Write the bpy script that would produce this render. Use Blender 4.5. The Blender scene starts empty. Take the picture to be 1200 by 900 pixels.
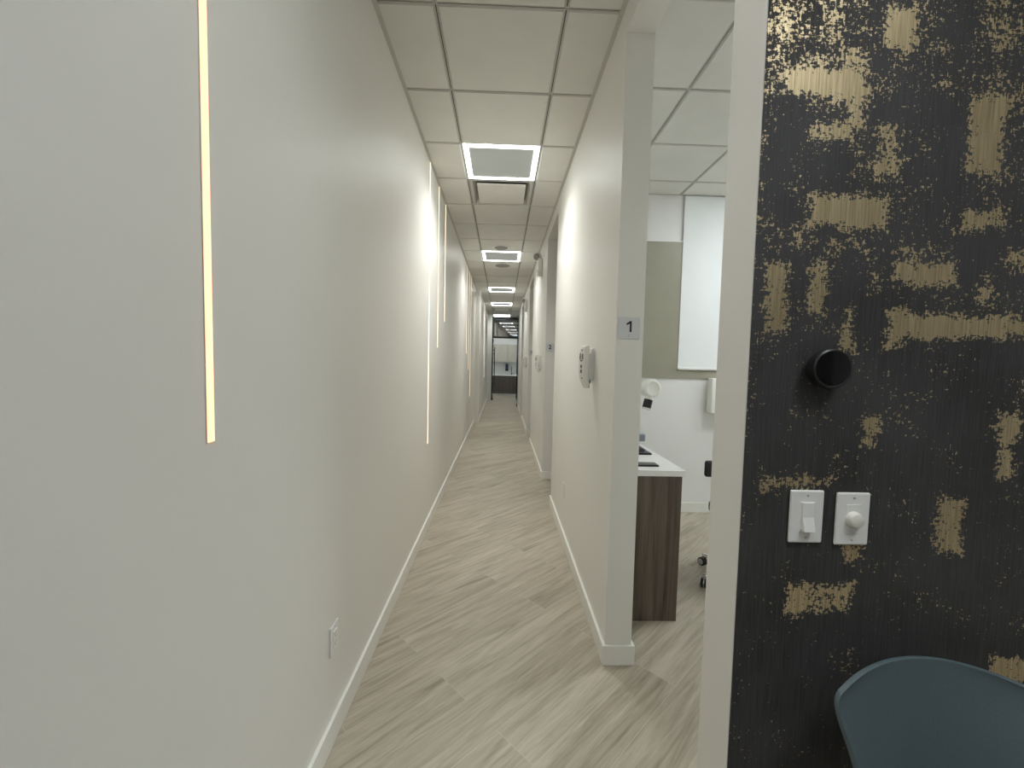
import bpy, bmesh, math, random
from mathutils import Vector, Matrix
random.seed(7)
C = bpy.context.scene.collection
PI = math.pi

# ------------------------------------------------------------------ measures
XL, XR, WT = -0.630, 0.538, 0.130        # corridor wall planes, wall thickness
XI = -0.535                              # stepped-in stretch of the left wall
HC = 3.1235                              # ceiling height
T = 0.6096                               # ceiling module
GX, GY = -0.342, 1.9964                  # ceiling grid origin in the corridor
YW = 0.883                               # face of the papered wall
YP = 15.5                                # glazed partition at the corridor end
DOORS = [(1.015, 1.94), (4.20, 5.12), (7.38, 8.30), (10.56, 11.48)]
HD = 2.99                                # door head height

# ------------------------------------------------------------------ node helpers
def new_mat(name):
    m = bpy.data.materials.new(name); m.use_nodes = True
    nt = m.node_tree
    return m, nt, nt.nodes['Principled BSDF']

def N(nt, typ, **kw):
    n = nt.nodes.new(typ)
    for k, v in kw.items():
        if k.startswith('i_'):
            key = k[2:]
            key = int(key) if key.isdigit() else key.replace('_', ' ')
            n.inputs[key].default_value = v
        else:
            setattr(n, k, v)
    return n

def L(nt, a, b): nt.links.new(a, b)

def ramp(nt, fac, stops):
    r = N(nt, 'ShaderNodeValToRGB')
    els = r.color_ramp.elements
    while len(els) < len(stops): els.new(0.5)
    for e, (p, c) in zip(els, stops):
        e.position = p; e.color = (*c, 1)
    L(nt, fac, r.inputs['Fac'])
    return r

def plain(name, col, rough=0.5, metal=0.0, spec=0.5, bump=0.0, bscale=200, var=0.04):
    """paint / plastic / metal with a little tonal variation and optional fine bump"""
    m, nt, b = new_mat(name)
    tc = N(nt, 'ShaderNodeTexCoord')
    nz = N(nt, 'ShaderNodeTexNoise', i_Scale=6.0, i_Detail=3.0)
    L(nt, tc.outputs['Object'], nz.inputs['Vector'])
    lo = tuple(max(0, c * (1 - var)) for c in col); hi = tuple(min(1, c * (1 + var)) for c in col)
    r = ramp(nt, nz.outputs['Fac'], [(0.3, lo), (0.7, hi)])
    L(nt, r.outputs['Color'], b.inputs['Base Color'])
    b.inputs['Roughness'].default_value = rough
    b.inputs['Metallic'].default_value = metal
    b.inputs['Specular IOR Level'].default_value = spec
    if bump:
        n2 = N(nt, 'ShaderNodeTexNoise', i_Scale=float(bscale), i_Detail=2.0)
        L(nt, tc.outputs['Object'], n2.inputs['Vector'])
        bp = N(nt, 'ShaderNodeBump', i_Strength=bump, i_Distance=0.002)
        L(nt, n2.outputs['Fac'], bp.inputs['Height'])
        L(nt, bp.outputs['Normal'], b.inputs['Normal'])
    return m

def emit(name, col, strength, base=(0.8, 0.8, 0.8)):
    m, nt, b = new_mat(name)
    b.inputs['Base Color'].default_value = (*base, 1)
    b.inputs['Roughness'].default_value = 0.4
    b.inputs['Emission Color'].default_value = (*col, 1)
    b.inputs['Emission Strength'].default_value = strength
    return m

def wood(name, dark, light, scale=1.0, axis='Z'):
    m, nt, b = new_mat(name)
    tc = N(nt, 'ShaderNodeTexCoord')
    mp = N(nt, 'ShaderNodeMapping')
    s = {'Z': (26, 26, 1.1), 'X': (1.1, 26, 26), 'Y': (26, 1.1, 26)}[axis]
    mp.inputs['Scale'].default_value = tuple(v * scale for v in s)
    L(nt, tc.outputs['Object'], mp.inputs['Vector'])
    n1 = N(nt, 'ShaderNodeTexNoise', i_Scale=1.0, i_Detail=7.0, i_Roughness=0.62, i_Distortion=0.6)
    L(nt, mp.outputs['Vector'], n1.inputs['Vector'])
    n2 = N(nt, 'ShaderNodeTexNoise', i_Scale=4.0, i_Detail=4.0, i_Roughness=0.7)
    L(nt, mp.outputs['Vector'], n2.inputs['Vector'])
    mx = N(nt, 'ShaderNodeMath', operation='MULTIPLY_ADD'); mx.inputs[1].default_value = 0.35
    L(nt, n2.outputs['Fac'], mx.inputs[0]); L(nt, n1.outputs['Fac'], mx.inputs[2])
    r = ramp(nt, mx.outputs[0], [(0.45, dark), (0.62, tuple((a + c) / 2 for a, c in zip(dark, light))), (0.85, light)])
    L(nt, r.outputs['Color'], b.inputs['Base Color'])
    b.inputs['Roughness'].default_value = 0.5
    return m

def wall_paint(name, col, rough=0.42):
    m, nt, b = new_mat(name)
    tc = N(nt, 'ShaderNodeTexCoord')
    n0 = N(nt, 'ShaderNodeTexNoise', i_Scale=1.3, i_Detail=3.0)
    L(nt, tc.outputs['Object'], n0.inputs['Vector'])
    r = ramp(nt, n0.outputs['Fac'], [(0.3, tuple(c * 0.985 for c in col)), (0.7, col)])
    L(nt, r.outputs['Color'], b.inputs['Base Color'])
    b.inputs['Roughness'].default_value = rough
    b.inputs['Specular IOR Level'].default_value = 0.40
    n2 = N(nt, 'ShaderNodeTexNoise', i_Scale=160.0, i_Detail=3.0)
    L(nt, tc.outputs['Object'], n2.inputs['Vector'])
    bp = N(nt, 'ShaderNodeBump', i_Strength=0.10, i_Distance=0.001)
    L(nt, n2.outputs['Fac'], bp.inputs['Height']); L(nt, bp.outputs['Normal'], b.inputs['Normal'])
    return m

def floor_mat():
    m, nt, b = new_mat('wood_plank_tile')
    tc = N(nt, 'ShaderNodeTexCoord')
    mp = N(nt, 'ShaderNodeMapping')
    mp.inputs['Rotation'].default_value = (0, 0, math.radians(-43.0))
    mp.inputs['Location'].default_value = (0.12, 0.055, 0)
    L(nt, tc.outputs['Object'], mp.inputs['Vector'])
    def brick(mortar, c1, c2, cm):
        k = N(nt, 'ShaderNodeTexBrick', offset=0.37, offset_frequency=2, squash=1.0)
        k.inputs['Scale'].default_value = 1.0
        k.inputs['Brick Width'].default_value = 1.2
        k.inputs['Row Height'].default_value = 0.2
        k.inputs['Mortar Size'].default_value = mortar
        k.inputs['Mortar Smooth'].default_value = 0.2
        k.inputs['Color1'].default_value = (*c1, 1); k.inputs['Color2'].default_value = (*c2, 1)
        k.inputs['Mortar'].default_value = (*cm, 1)
        L(nt, mp.outputs['Vector'], k.inputs['Vector'])
        return k
    k = brick(0.0013, (0, 0, 0), (1, 1, 1), (0.5, 0.5, 0.5))
    # shift the grain for each plank
    sh = N(nt, 'ShaderNodeVectorMath', operation='SCALE'); sh.inputs['Scale'].default_value = 37.0
    L(nt, k.outputs['Color'], sh.inputs[0])
    ad = N(nt, 'ShaderNodeVectorMath', operation='ADD')
    L(nt, mp.outputs['Vector'], ad.inputs[0]); L(nt, sh.outputs[0], ad.inputs[1])
    g = N(nt, 'ShaderNodeMapping'); g.inputs['Scale'].default_value = (1.1, 13.0, 1.0)
    L(nt, ad.outputs[0], g.inputs['Vector'])
    n1 = N(nt, 'ShaderNodeTexNoise', i_Scale=1.6, i_Detail=8.0, i_Roughness=0.62, i_Distortion=0.9)
    L(nt, g.outputs['Vector'], n1.inputs['Vector'])
    g2 = N(nt, 'ShaderNodeMapping'); g2.inputs['Scale'].default_value = (4.0, 70.0, 1.0)
    L(nt, ad.outputs[0], g2.inputs['Vector'])
    n2 = N(nt, 'ShaderNodeTexNoise', i_Scale=1.5, i_Detail=5.0, i_Roughness=0.6)
    L(nt, g2.outputs['Vector'], n2.inputs['Vector'])
    a1 = N(nt, 'ShaderNodeMath', operation='MULTIPLY_ADD'); a1.inputs[1].default_value = 0.45
    L(nt, n2.outputs['Fac'], a1.inputs[0]); L(nt, n1.outputs['Fac'], a1.inputs[2])
    sep = N(nt, 'ShaderNodeSeparateColor'); L(nt, k.outputs['Color'], sep.inputs['Color'])
    a2 = N(nt, 'ShaderNodeMath', operation='MULTIPLY_ADD'); a2.inputs[1].default_value = 0.13
    L(nt, sep.outputs[0], a2.inputs[0]); L(nt, a1.outputs[0], a2.inputs[2])
    r = ramp(nt, a2.outputs[0], FLOOR_STOPS)
    # joints: pale thin line
    mx = N(nt, 'ShaderNodeMix', data_type='RGBA')
    L(nt, k.outputs['Fac'], mx.inputs['Factor'])
    L(nt, r.outputs['Color'], mx.inputs['A']); mx.inputs['B'].default_value = (*FLOOR_JOINT, 1)
    L(nt, mx.outputs['Result'], b.inputs['Base Color'])
    b.inputs['Roughness'].default_value = 0.42
    b.inputs['Specular IOR Level'].default_value = 0.4
    bp = N(nt, 'ShaderNodeBump', i_Strength=0.12, i_Distance=0.002)
    L(nt, n2.outputs['Fac'], bp.inputs['Height']); L(nt, bp.outputs['Normal'], b.inputs['Normal'])
    return m

FLOOR_STOPS = [(0.44, (0.20, 0.168, 0.122)), (0.64, (0.335, 0.293, 0.222)), (0.80, (0.42, 0.375, 0.295)), (1.0, (0.52, 0.475, 0.385))]
FLOOR_JOINT = (0.50, 0.47, 0.40)

# gold rectangles of the wallpaper print: x0, z0, x1, z1, strength
GOLD = [
 (0.589,2.070,0.744,2.108,1.0),(0.800,2.170,0.846,2.240,0.95),(0.997,1.925,1.055,2.062,1.0),(0.655,1.795,0.816,1.852,0.98),
 (0.854,1.680,0.980,1.716,1.0),(0.844,1.563,1.105,1.600,1.05),(0.843,1.540,0.878,1.613,0.95),(0.569,1.565,0.612,1.706,1.0),
 (0.670,1.615,0.690,1.709,0.95),(0.742,1.533,0.762,1.616,0.95),(1.042,1.637,1.072,1.710,0.72),(0.801,1.312,0.835,1.378,0.9),
 (1.118,1.253,1.150,1.387,0.9),(0.796,1.903,0.828,2.002,0.55),(0.650,1.979,0.723,2.001,0.75),(0.728,2.000,0.756,2.075,0.55),
 (1.001,1.798,1.080,1.830,0.72),(0.658,0.935,0.805,0.998,0.92),(0.990,1.070,1.050,1.200,0.92),(0.586,1.215,0.742,1.245,0.66),
 (0.848,1.730,0.973,1.751,0.30),(0.780,1.055,0.822,1.090,0.72),(1.151,0.767,1.260,0.829,0.95),(1.105,1.704,1.170,1.750,0.7),
 (0.564,1.726,0.640,1.787,0.25),(0.545,2.06,0.70,2.30,0.22),(0.60,2.12,0.76,2.15,0.40),(1.10,1.562,1.20,1.60,0.75),
 (0.99,2.10,1.12,2.24,0.16),(0.70,1.72,0.80,1.77,0.22),(1.20,1.95,1.24,2.20,0.9),(1.26,1.40,1.42,1.45,0.95),(1.30,1.75,1.36,1.92,0.95),
 (1.45,1.10,1.58,1.16,0.95),(1.55,1.60,1.60,1.80,0.95),(0.85,2.38,1.02,2.44,0.95),(1.20,2.50,1.26,2.68,0.95),(0.62,2.55,0.68,2.72,0.95),
 (0.95,0.40,1.12,0.45,0.9),(1.35,0.75,1.40,0.92,0.9),
]

def wallpaper():
    m, nt, b = new_mat('distressed_gold_wallpaper')
    tc = N(nt, 'ShaderNodeTexCoord')
    P = tc.outputs['Object']
    # ragged offsets
    wn = N(nt, 'ShaderNodeTexNoise', i_Scale=34.0, i_Detail=6.0, i_Roughness=0.75)
    L(nt, P, wn.inputs['Vector'])
    ws = N(nt, 'ShaderNodeVectorMath', operation='MULTIPLY_ADD')
    ws.inputs[1].default_value = (0.042, 0, 0.042); 
    L(nt, wn.outputs['Color'], ws.inputs[0])
    pa = N(nt, 'ShaderNodeVectorMath', operation='ADD'); pa.inputs[1].default_value = (-0.021, 0, -0.021)
    L(nt, P, pa.inputs[0]); L(nt, pa.outputs[0], ws.inputs[2])
    acc = None
    for (x0, z0, x1, z1, s) in GOLD:
        cx, cz, hx, hz = (x0 + x1) / 2, (z0 + z1) / 2, (x1 - x0) / 2, (z1 - z0) / 2
        pad = 0.018
        v = N(nt, 'ShaderNodeVectorMath', operation='SUBTRACT'); v.inputs[1].default_value = (cx, 0, cz)
        L(nt, ws.outputs[0], v.inputs[0])
        a = N(nt, 'ShaderNodeVectorMath', operation='ABSOLUTE'); L(nt, v.outputs[0], a.inputs[0])
        q = N(nt, 'ShaderNodeVectorMath', operation='SUBTRACT'); q.inputs[1].default_value = (hx, 0, hz)
        L(nt, a.outputs[0], q.inputs[0])
        sx = N(nt, 'ShaderNodeSeparateXYZ'); L(nt, q.outputs[0], sx.inputs[0])
        mm = N(nt, 'ShaderNodeMath', operation='MAXIMUM')
        L(nt, sx.outputs['X'], mm.inputs[0]); L(nt, sx.outputs['Z'], mm.inputs[1])
        mr = N(nt, 'ShaderNodeMapRange'); mr.inputs['From Min'].default_value = pad; mr.inputs['From Max'].default_value = -0.014
        mr.inputs['To Min'].default_value = 0.0; mr.inputs['To Max'].default_value = s
        L(nt, mm.outputs[0], mr.inputs['Value'])
        if acc is None: acc = mr.outputs[0]
        else:
            mxn = N(nt, 'ShaderNodeMath', operation='MAXIMUM')
            L(nt, acc, mxn.inputs[0]); L(nt, mr.outputs[0], mxn.inputs[1]); acc = mxn.outputs[0]
    # speckle
    sp1 = N(nt, 'ShaderNodeTexNoise', i_Scale=150.0, i_Detail=3.0, i_Roughness=0.55)
    L(nt, P, sp1.inputs['Vector'])
    st = N(nt, 'ShaderNodeMapping'); st.inputs['Scale'].default_value = (300, 1, 80); L(nt, P, st.inputs['Vector'])
    sp2 = N(nt, 'ShaderNodeTexNoise', i_Scale=1.0, i_Detail=2.0); L(nt, st.outputs['Vector'], sp2.inputs['Vector'])
    st3 = N(nt, 'ShaderNodeMapping'); st3.inputs['Scale'].default_value = (80, 1, 300); L(nt, P, st3.inputs['Vector'])
    sp3 = N(nt, 'ShaderNodeTexNoise', i_Scale=1.0, i_Detail=2.0); L(nt, st3.outputs['Vector'], sp3.inputs['Vector'])
    low = N(nt, 'ShaderNodeTexNoise', i_Scale=9.0, i_Detail=4.0, i_Roughness=0.6); L(nt, P, low.inputs['Vector'])
    def madd(a, k, c):
        n = N(nt, 'ShaderNodeMath', operation='MULTIPLY_ADD'); n.inputs[1].default_value = k
        L(nt, a, n.inputs[0])
        if isinstance(c, float): n.inputs[2].default_value = c
        else: L(nt, c, n.inputs[2])
        return n.outputs[0]
    t = madd(sp1.outputs['Fac'], 0.9, 0.0)
    t = madd(sp2.outputs['Fac'], 0.45, t)
    t = madd(sp3.outputs['Fac'], 0.45, t)
    t = madd(low.outputs['Fac'], 0.75, t)
    t = madd(acc, 0.45, t)
    # denser print higher up the paper
    sz = N(nt, 'ShaderNodeSeparateXYZ'); L(nt, P, sz.inputs[0])
    zr = N(nt, 'ShaderNodeMapRange'); zr.inputs['From Min'].default_value = 1.1; zr.inputs['From Max'].default_value = 2.3
    zr.inputs['To Min'].default_value = -0.06; zr.inputs['To Max'].default_value = 0.07
    L(nt, sz.outputs['Z'], zr.inputs['Value'])
    t = madd(zr.outputs[0], 1.0, t)
    mk = N(nt, 'ShaderNodeMapRange', interpolation_type='SMOOTHSTEP'); mk.inputs['From Min'].default_value = 1.440; mk.inputs['From Max'].default_value = 1.50
    L(nt, t, mk.inputs['Value'])
    mask = mk.outputs[0]
    # charcoal grasscloth ground
    fm = N(nt, 'ShaderNodeMapping'); fm.inputs['Scale'].default_value = (330, 1, 9); L(nt, P, fm.inputs['Vector'])
    fb = N(nt, 'ShaderNodeTexNoise', i_Scale=1.0, i_Detail=4.0); L(nt, fm.outputs['Vector'], fb.inputs['Vector'])
    fl = N(nt, 'ShaderNodeTexNoise', i_Scale=5.0, i_Detail=3.0); L(nt, P, fl.inputs['Vector'])
    f2 = madd(fl.outputs['Fac'], 0.6, fb.outputs['Fac'])
    gr = ramp(nt, f2, [(0.55, (0.021, 0.0202, 0.0202)), (0.95, (0.055, 0.0545, 0.056))])
    gd = ramp(nt, fb.outputs['Fac'], [(0.30, (0.48, 0.37, 0.205)), (0.65, (0.80, 0.67, 0.43))])
    mx = N(nt, 'ShaderNodeMix', data_type='RGBA')
    L(nt, mask, mx.inputs['Factor']); L(nt, gr.outputs['Color'], mx.inputs['A']); L(nt, gd.outputs['Color'], mx.inputs['B'])
    L(nt, mx.outputs['Result'], b.inputs['Base Color'])
    me = N(nt, 'ShaderNodeMath', operation='MULTIPLY'); me.inputs[1].default_value = 0.78
    L(nt, mask, me.inputs[0]); L(nt, me.outputs[0], b.inputs['Metallic'])
    ro = N(nt, 'ShaderNodeMapRange'); ro.inputs['To Min'].default_value = 0.60; ro.inputs['To Max'].default_value = 0.36
    L(nt, mask, ro.inputs['Value']); L(nt, ro.outputs[0], b.inputs['Roughness'])
    bp = N(nt, 'ShaderNodeBump', i_Strength=0.35, i_Distance=0.001)
    L(nt, f2, bp.inputs['Height']); L(nt, bp.outputs['Normal'], b.inputs['Normal'])
    return m

def tinted_glass(name, tint, gloss):
    m, nt, b = new_mat(name)
    nt.nodes.remove(b)
    out = nt.nodes['Material Output']
    tr = N(nt, 'ShaderNodeBsdfTransparent'); tr.inputs['Color'].default_value = (*tint, 1)
    gl = N(nt, 'ShaderNodeBsdfGlossy'); gl.inputs['Roughness'].default_value = 0.015
    gl.inputs['Color'].default_value = (0.95, 0.97, 1, 1)
    mx = N(nt, 'ShaderNodeMixShader'); mx.inputs['Fac'].default_value = gloss
    L(nt, tr.outputs[0], mx.inputs[1]); L(nt, gl.outputs[0], mx.inputs[2]); L(nt, mx.outputs[0], out.inputs['Surface'])
    return m

PAINT = (0.80, 0.79, 0.75)
M = dict(
    paint=wall_paint('off_white_eggshell_paint', PAINT, 0.40),
    room_paint=wall_paint('room_white_paint', (0.82, 0.82, 0.81), 0.5),
    rear=wall_paint('bounce_cutting_dark_paint', (0.16, 0.16, 0.16), 0.5),  # unseen wall, toned dark to reduce light bounced back into the lobby
    trim=plain('white_trim_paint', (0.84, 0.84, 0.80), 0.35, var=0.015),
    tile=plain('ceiling_tile', (0.74, 0.73, 0.69), 0.85, bump=0.25, bscale=420, var=0.02),
    tee=plain('ceiling_grid_metal', (0.55, 0.54, 0.50), 0.5, var=0.02),
    slot=plain('grid_recess_shade', (0.10, 0.095, 0.085), 0.7),  # dark colour stands in for the shade inside the recesses
    floor=floor_mat(),
    paper=wallpaper(),
    led=emit('led_frame_white', (0.95, 1.0, 0.97), 5.0),
    led_room=emit('led_room_panel', (0.92, 0.98, 1.0), 12.5),
    lobby_fill=emit('lobby_fill_emission', (0.90, 0.96, 1.0), 3.5),  # glow of the unseen panels added as lobby fill
    diffuser=emit('led_panel_centre', (0.90, 0.95, 0.94), 0.02, (0.50, 0.53, 0.53)),
    warm=emit('warm_led_strip', (1.0, 0.46, 0.25), 1.25, (0.25, 0.23, 0.17)),
    warm_far=emit('warm_led_strip_pale', (1.0, 0.80, 0.58), 1.15, (0.25, 0.23, 0.17)),
    white=plain('white_plastic', (0.82, 0.82, 0.80), 0.32, var=0.01),
    ivory=plain('ivory_plastic', (0.80, 0.78, 0.71), 0.35, var=0.01),
    shell=plain('white_abs_shell', (0.86, 0.85, 0.81), 0.28, var=0.01),
    grey=plain('grey_button_rubber', (0.16, 0.16, 0.165), 0.5),
    black=plain('black_gloss', (0.006, 0.006, 0.007), 0.10, spec=0.6),
    mblack=plain('black_metal_paint', (0.012, 0.012, 0.013), 0.4),
    rubber=plain('black_rubber', (0.018, 0.018, 0.018), 0.6),
    sign=plain('satin_grey_sign', (0.66, 0.67, 0.69), 0.38, var=0.04),
    slate=plain('slate_blue_plastic', (0.088, 0.124, 0.138), 0.45, bump=0.5, bscale=520, var=0.06),
    oak=wood('oak_leg', (0.30, 0.20, 0.11), (0.48, 0.35, 0.21)),
    walnut=wood('grey_walnut_laminate', (0.026, 0.019, 0.014), (0.155, 0.120, 0.094)),
    ash=wood('pale_ash_laminate', (0.40, 0.37, 0.31), (0.56, 0.53, 0.46)),
    dwood=wood('dark_wood_laminate', (0.055, 0.044, 0.038), (0.13, 0.11, 0.095)),
    quartz=plain('white_quartz', (0.86, 0.86, 0.85), 0.22, var=0.02),
    metal=plain('brushed_steel', (0.62, 0.62, 0.62), 0.32, metal=0.9),
    chrome=plain('chrome', (0.80, 0.80, 0.80), 0.12, metal=1.0),
    taupe=plain('taupe_frosted_film', (0.315, 0.300, 0.235), 0.35, var=0.03),
    blind=plain('white_blind_fabric', (0.86, 0.89, 0.90), 0.8, bump=0.1, bscale=600, var=0.01),
    greybox=plain('blue_grey_plastic', (0.26, 0.28, 0.32), 0.4),
    grille=plain('grey_speaker_mesh', (0.30, 0.30, 0.29), 0.6, bump=0.6, bscale=900),
    blue=plain('blue_soap_bottle', (0.05, 0.07, 0.16), 0.25),
    tglass=tinted_glass('transom_glass', (0.15, 0.16, 0.17), 0.34),
    glass=tinted_glass('clear_door_glass', (0.80, 0.85, 0.86), 0.10),
    seatblk=plain('black_upholstery', (0.02, 0.02, 0.022), 0.6, bump=0.4, bscale=300),
)

# ------------------------------------------------------------------ mesh helpers
ORG = {}
def box_bm(bm, x0, x1, y0, y1, z0, z1, bevel=0.0, seg=2):
    t = bmesh.new()
    vs = [t.verts.new((x, y, z)) for x in (x0, x1) for y in (y0, y1) for z in (z0, z1)]
    for f in ((0, 1, 3, 2), (4, 6, 7, 5), (0, 4, 5, 1), (2, 3, 7, 6), (0, 2, 6, 4), (1, 5, 7, 3)):
        t.faces.new([vs[i] for i in f])
    bmesh.ops.recalc_face_normals(t, faces=t.faces)
    if bevel > 0:
        bmesh.ops.bevel(t, geom=list(t.edges), offset=bevel, segments=seg, profile=0.5, affect='EDGES')
    merge(bm, t)

def merge(bm, t, mat=None):
    if mat is not None: bmesh.ops.transform(t, matrix=mat, verts=t.verts)
    me = bpy.data.meshes.new('tmp'); t.to_mesh(me); t.free()
    bm.from_mesh(me); bpy.data.meshes.remove(me)

def lathe_bm(bm, prof, mat=Matrix(), seg=32):
    """prof: list of (r, h); axis local Z"""
    t = bmesh.new()
    rings = []
    for r, h in prof:
        if r < 1e-6: rings.append([t.verts.new((0, 0, h))])
        else: rings.append([t.verts.new((r * math.cos(2 * PI * i / seg), r * math.sin(2 * PI * i / seg), h)) for i in range(seg)])
    for a, b in zip(rings, rings[1:]):
        for i in range(seg):
            j = (i + 1) % seg
            if len(a) == 1 and len(b) == 1: continue
            if len(a) == 1: t.faces.new((a[0], b[i], b[j]))
            elif len(b) == 1: t.faces.new((a[i], a[j], b[0]))
            else: t.faces.new((a[i], a[j], b[j], b[i]))
    for ring, flip in ((rings[0], True), (rings[-1], False)):
        if len(ring) > 1: t.faces.new(list(reversed(ring)) if flip else ring)
    bmesh.ops.recalc_face_normals(t, faces=t.faces)
    merge(bm, t, mat)

def tube_bm(bm, pts, r, seg=12):
    pts = [Vector(p) for p in pts]
    t = bmesh.new(); rings = []
    for i, p in enumerate(pts):
        d = (pts[min(i + 1, len(pts) - 1)] - pts[max(i - 1, 0)]).normalized()
        up = Vector((0, 0, 1)) if abs(d.z) < 0.9 else Vector((1, 0, 0))
        a = d.cross(up).normalized(); b = d.cross(a)
        rr = r[i] if isinstance(r, (list, tuple)) else r
        rings.append([t.verts.new(p + rr * (a * math.cos(2 * PI * k / seg) + b * math.sin(2 * PI * k / seg))) for k in range(seg)])
    for a, b in zip(rings, rings[1:]):
        for k in range(seg):
            j = (k + 1) % seg; t.faces.new((a[k], a[j], b[j], b[k]))
    t.faces.new(rings[0]); t.faces.new(rings[-1])
    bmesh.ops.recalc_face_normals(t, faces=t.faces)
    merge(bm, t)

def prism_bm(bm, poly, h, mat=Matrix()):
    """poly: 2-D outline in local XY, extruded by h along local Z"""
    t = bmesh.new()
    a = [t.verts.new((x, y, 0)) for x, y in poly]; b = [t.verts.new((x, y, h)) for x, y in poly]
    t.faces.new(list(reversed(a))); t.faces.new(b)
    for i in range(len(poly)):
        j = (i + 1) % len(poly); t.faces.new((a[i], a[j], b[j], b[i]))
    bmesh.ops.recalc_face_normals(t, faces=t.faces)
    merge(bm, t, mat)

def root_of(o):
    while o.parent: o = o.parent
    return o

def obj(name, bm, mat, parent=None, smooth=False):
    """link a bmesh (built in world coordinates) as ONE object"""
    if parent is not None:
        off = ORG.get(root_of(parent).name, Vector())
        bmesh.ops.translate(bm, verts=bm.verts, vec=-off)
    me = bpy.data.meshes.new(name); bm.to_mesh(me); bm.free()
    mats = mat if isinstance(mat, (list, tuple)) else [mat]
    for q in mats: me.materials.append(M[q])
    o = bpy.data.objects.new(name, me); C.objects.link(o)
    if parent is not None: o.parent = parent
    if smooth:
        for p in me.polygons: p.use_smooth = True
        me.set_sharp_from_angle(angle=math.radians(38))
    return o

def tag(o, label, cat, group=None, kind=None):
    o['label'] = label; o['category'] = cat
    if group: o['group'] = group
    if kind: o['kind'] = kind
    return o

def thing(name, loc, label, cat, group=None):
    o = bpy.data.objects.new(name, None); C.objects.link(o); o.location = loc
    o.empty_display_size = 0.05
    ORG[o.name] = Vector(loc)
    return tag(o, label, cat, group)

def struct(name, bm, mat, label, cat, parent=None):
    o = obj(name, bm, mat, parent)
    if parent is None: tag(o, label, cat)
    o['kind'] = 'structure'
    return o

def boxes(lst):
    bm = bmesh.new()
    for b in lst: box_bm(bm, *b)
    return bm

# ------------------------------------------------------------------ the room shell
struct('floor', boxes([(-1.4, 4.0, -3.2, 18.4, -0.06, 0.0)]), 'floor', 'pale grey-brown wood-look plank floor laid on the diagonal', 'floor')

# left wall, stepping in 9.6 m down the corridor
struct('wall_left', boxes([(XL - 0.15, XL, -3.2, 9.575, 0, HC + 0.1), (XL - 0.15, XI, 9.575, 15.42, 0, HC + 0.1)]), 'paint',
       'long off-white corridor wall carrying the vertical light strips', 'wall')
# right wall: piers and door heads
segs = []
for (a, b), nxt in zip(DOORS, DOORS[1:] + [(13.42, 0)]):
    segs.append((XR, XR + WT, a, b, HD, HC + 0.1))
    segs.append((XR, XR + WT, b, nxt[0], 0, HC + 0.1))
struct('wall_right', boxes(segs), 'paint', 'off-white corridor wall with open doorways to numbered rooms', 'wall')
# papered wall: white painted body, the paper on its front
struct('wall_front', boxes([(XR, 4.0, YW + 0.002, 1.015, 0, HC + 0.1)]), 'paint', 'white painted end of the papered wall beside the first doorway', 'wall')
struct('wall_paper', boxes([(XR + 0.002, 4.0, YW, YW + 0.002, 0, HC)]), 'paper', 'charcoal wallpaper with distressed gold patches on the lobby wall', 'wall')
# rooms behind the right wall
back = []
for y0 in (4.03, 7.21, 10.39, 13.25):
    back.append((XR + WT, 4.0, y0, y0 + 0.17, 0, HC + 0.1))
struct('wall_back', boxes(back), 'room_paint', 'white wall at the back of the room with the roller blind', 'wall')
struct('wall_outer', boxes([(4.0, 4.15, -3.2, 18.4, 0, HC + 0.1)]), 'room_paint', 'white outer wall on the far side of the rooms', 'wall')
struct('wall_rear', boxes([(-1.4, 4.0, -3.35, -3.2, 0, HC + 0.1)]), 'rear', 'unseen rear wall of the lobby, made dark grey to cut bounce light', 'wall')
# end room
struct('wall_end', boxes([(-1.4, 4.0, 18.06, 18.2, 0, HC + 0.1)]), 'room_paint', 'white wall behind the cabinets of the small end room', 'wall')
struct('wall_end_left', boxes([(-1.4, -1.25, 15.58, 18.06, 0, HC + 0.1)]), 'room_paint', 'white side wall of the small end room by the pull bar', 'wall')
struct('wall_end_right', boxes([(1.50, 1.65, 15.58, 18.06, 0, HC + 0.1)]), 'room_paint', 'white side wall of the small end room by the faucet', 'wall')
struct('wall_return', boxes([(-1.4, -0.385, 15.42, 15.58, 0, HC + 0.1), (0.60, 4.0, 15.42, 15.58, 0, HC + 0.1)]), 'paint',
       'wall returns holding the black framed glazing', 'wall')

# baseboards
BH, BT = 0.100, 0.015
def base(name, lst, label):
    bm = bmesh.new()
    for (x0, x1, y0, y1) in lst: box_bm(bm, x0, x1, y0, y1, 0, BH, 0.003, 2)
    struct(name, bm, 'trim', label, 'baseboard')
base('baseboard_left', [(XL, XL + BT, -3.2, 9.575), (XL, XI + BT, 9.575 - BT, 9.575), (XI, XI + BT, 9.575, 15.42)], 'white baseboard along the wall of light strips')
rb = []
for (a, b), nxt in zip(DOORS, DOORS[1:] + [(13.42, 0)]):
    rb += [(XR - BT, XR, b, nxt[0]), (XR - BT, XR + WT + BT, b - BT, b), (XR + WT, XR + WT + BT, b, min(b + 2.0, nxt[0] - 0.18))]
base('baseboard_right', rb, 'white baseboard wrapping the wall ends of the doorways')
base('baseboard_front', [(XR + 0.01, 4.0, YW - BT, YW)], 'white baseboard under the charcoal wallpaper')
base('baseboard_back', [(XR + WT + BT, 4.0, 4.03 - BT, 4.03)], 'white baseboard at the back of the room with the desk')

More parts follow.
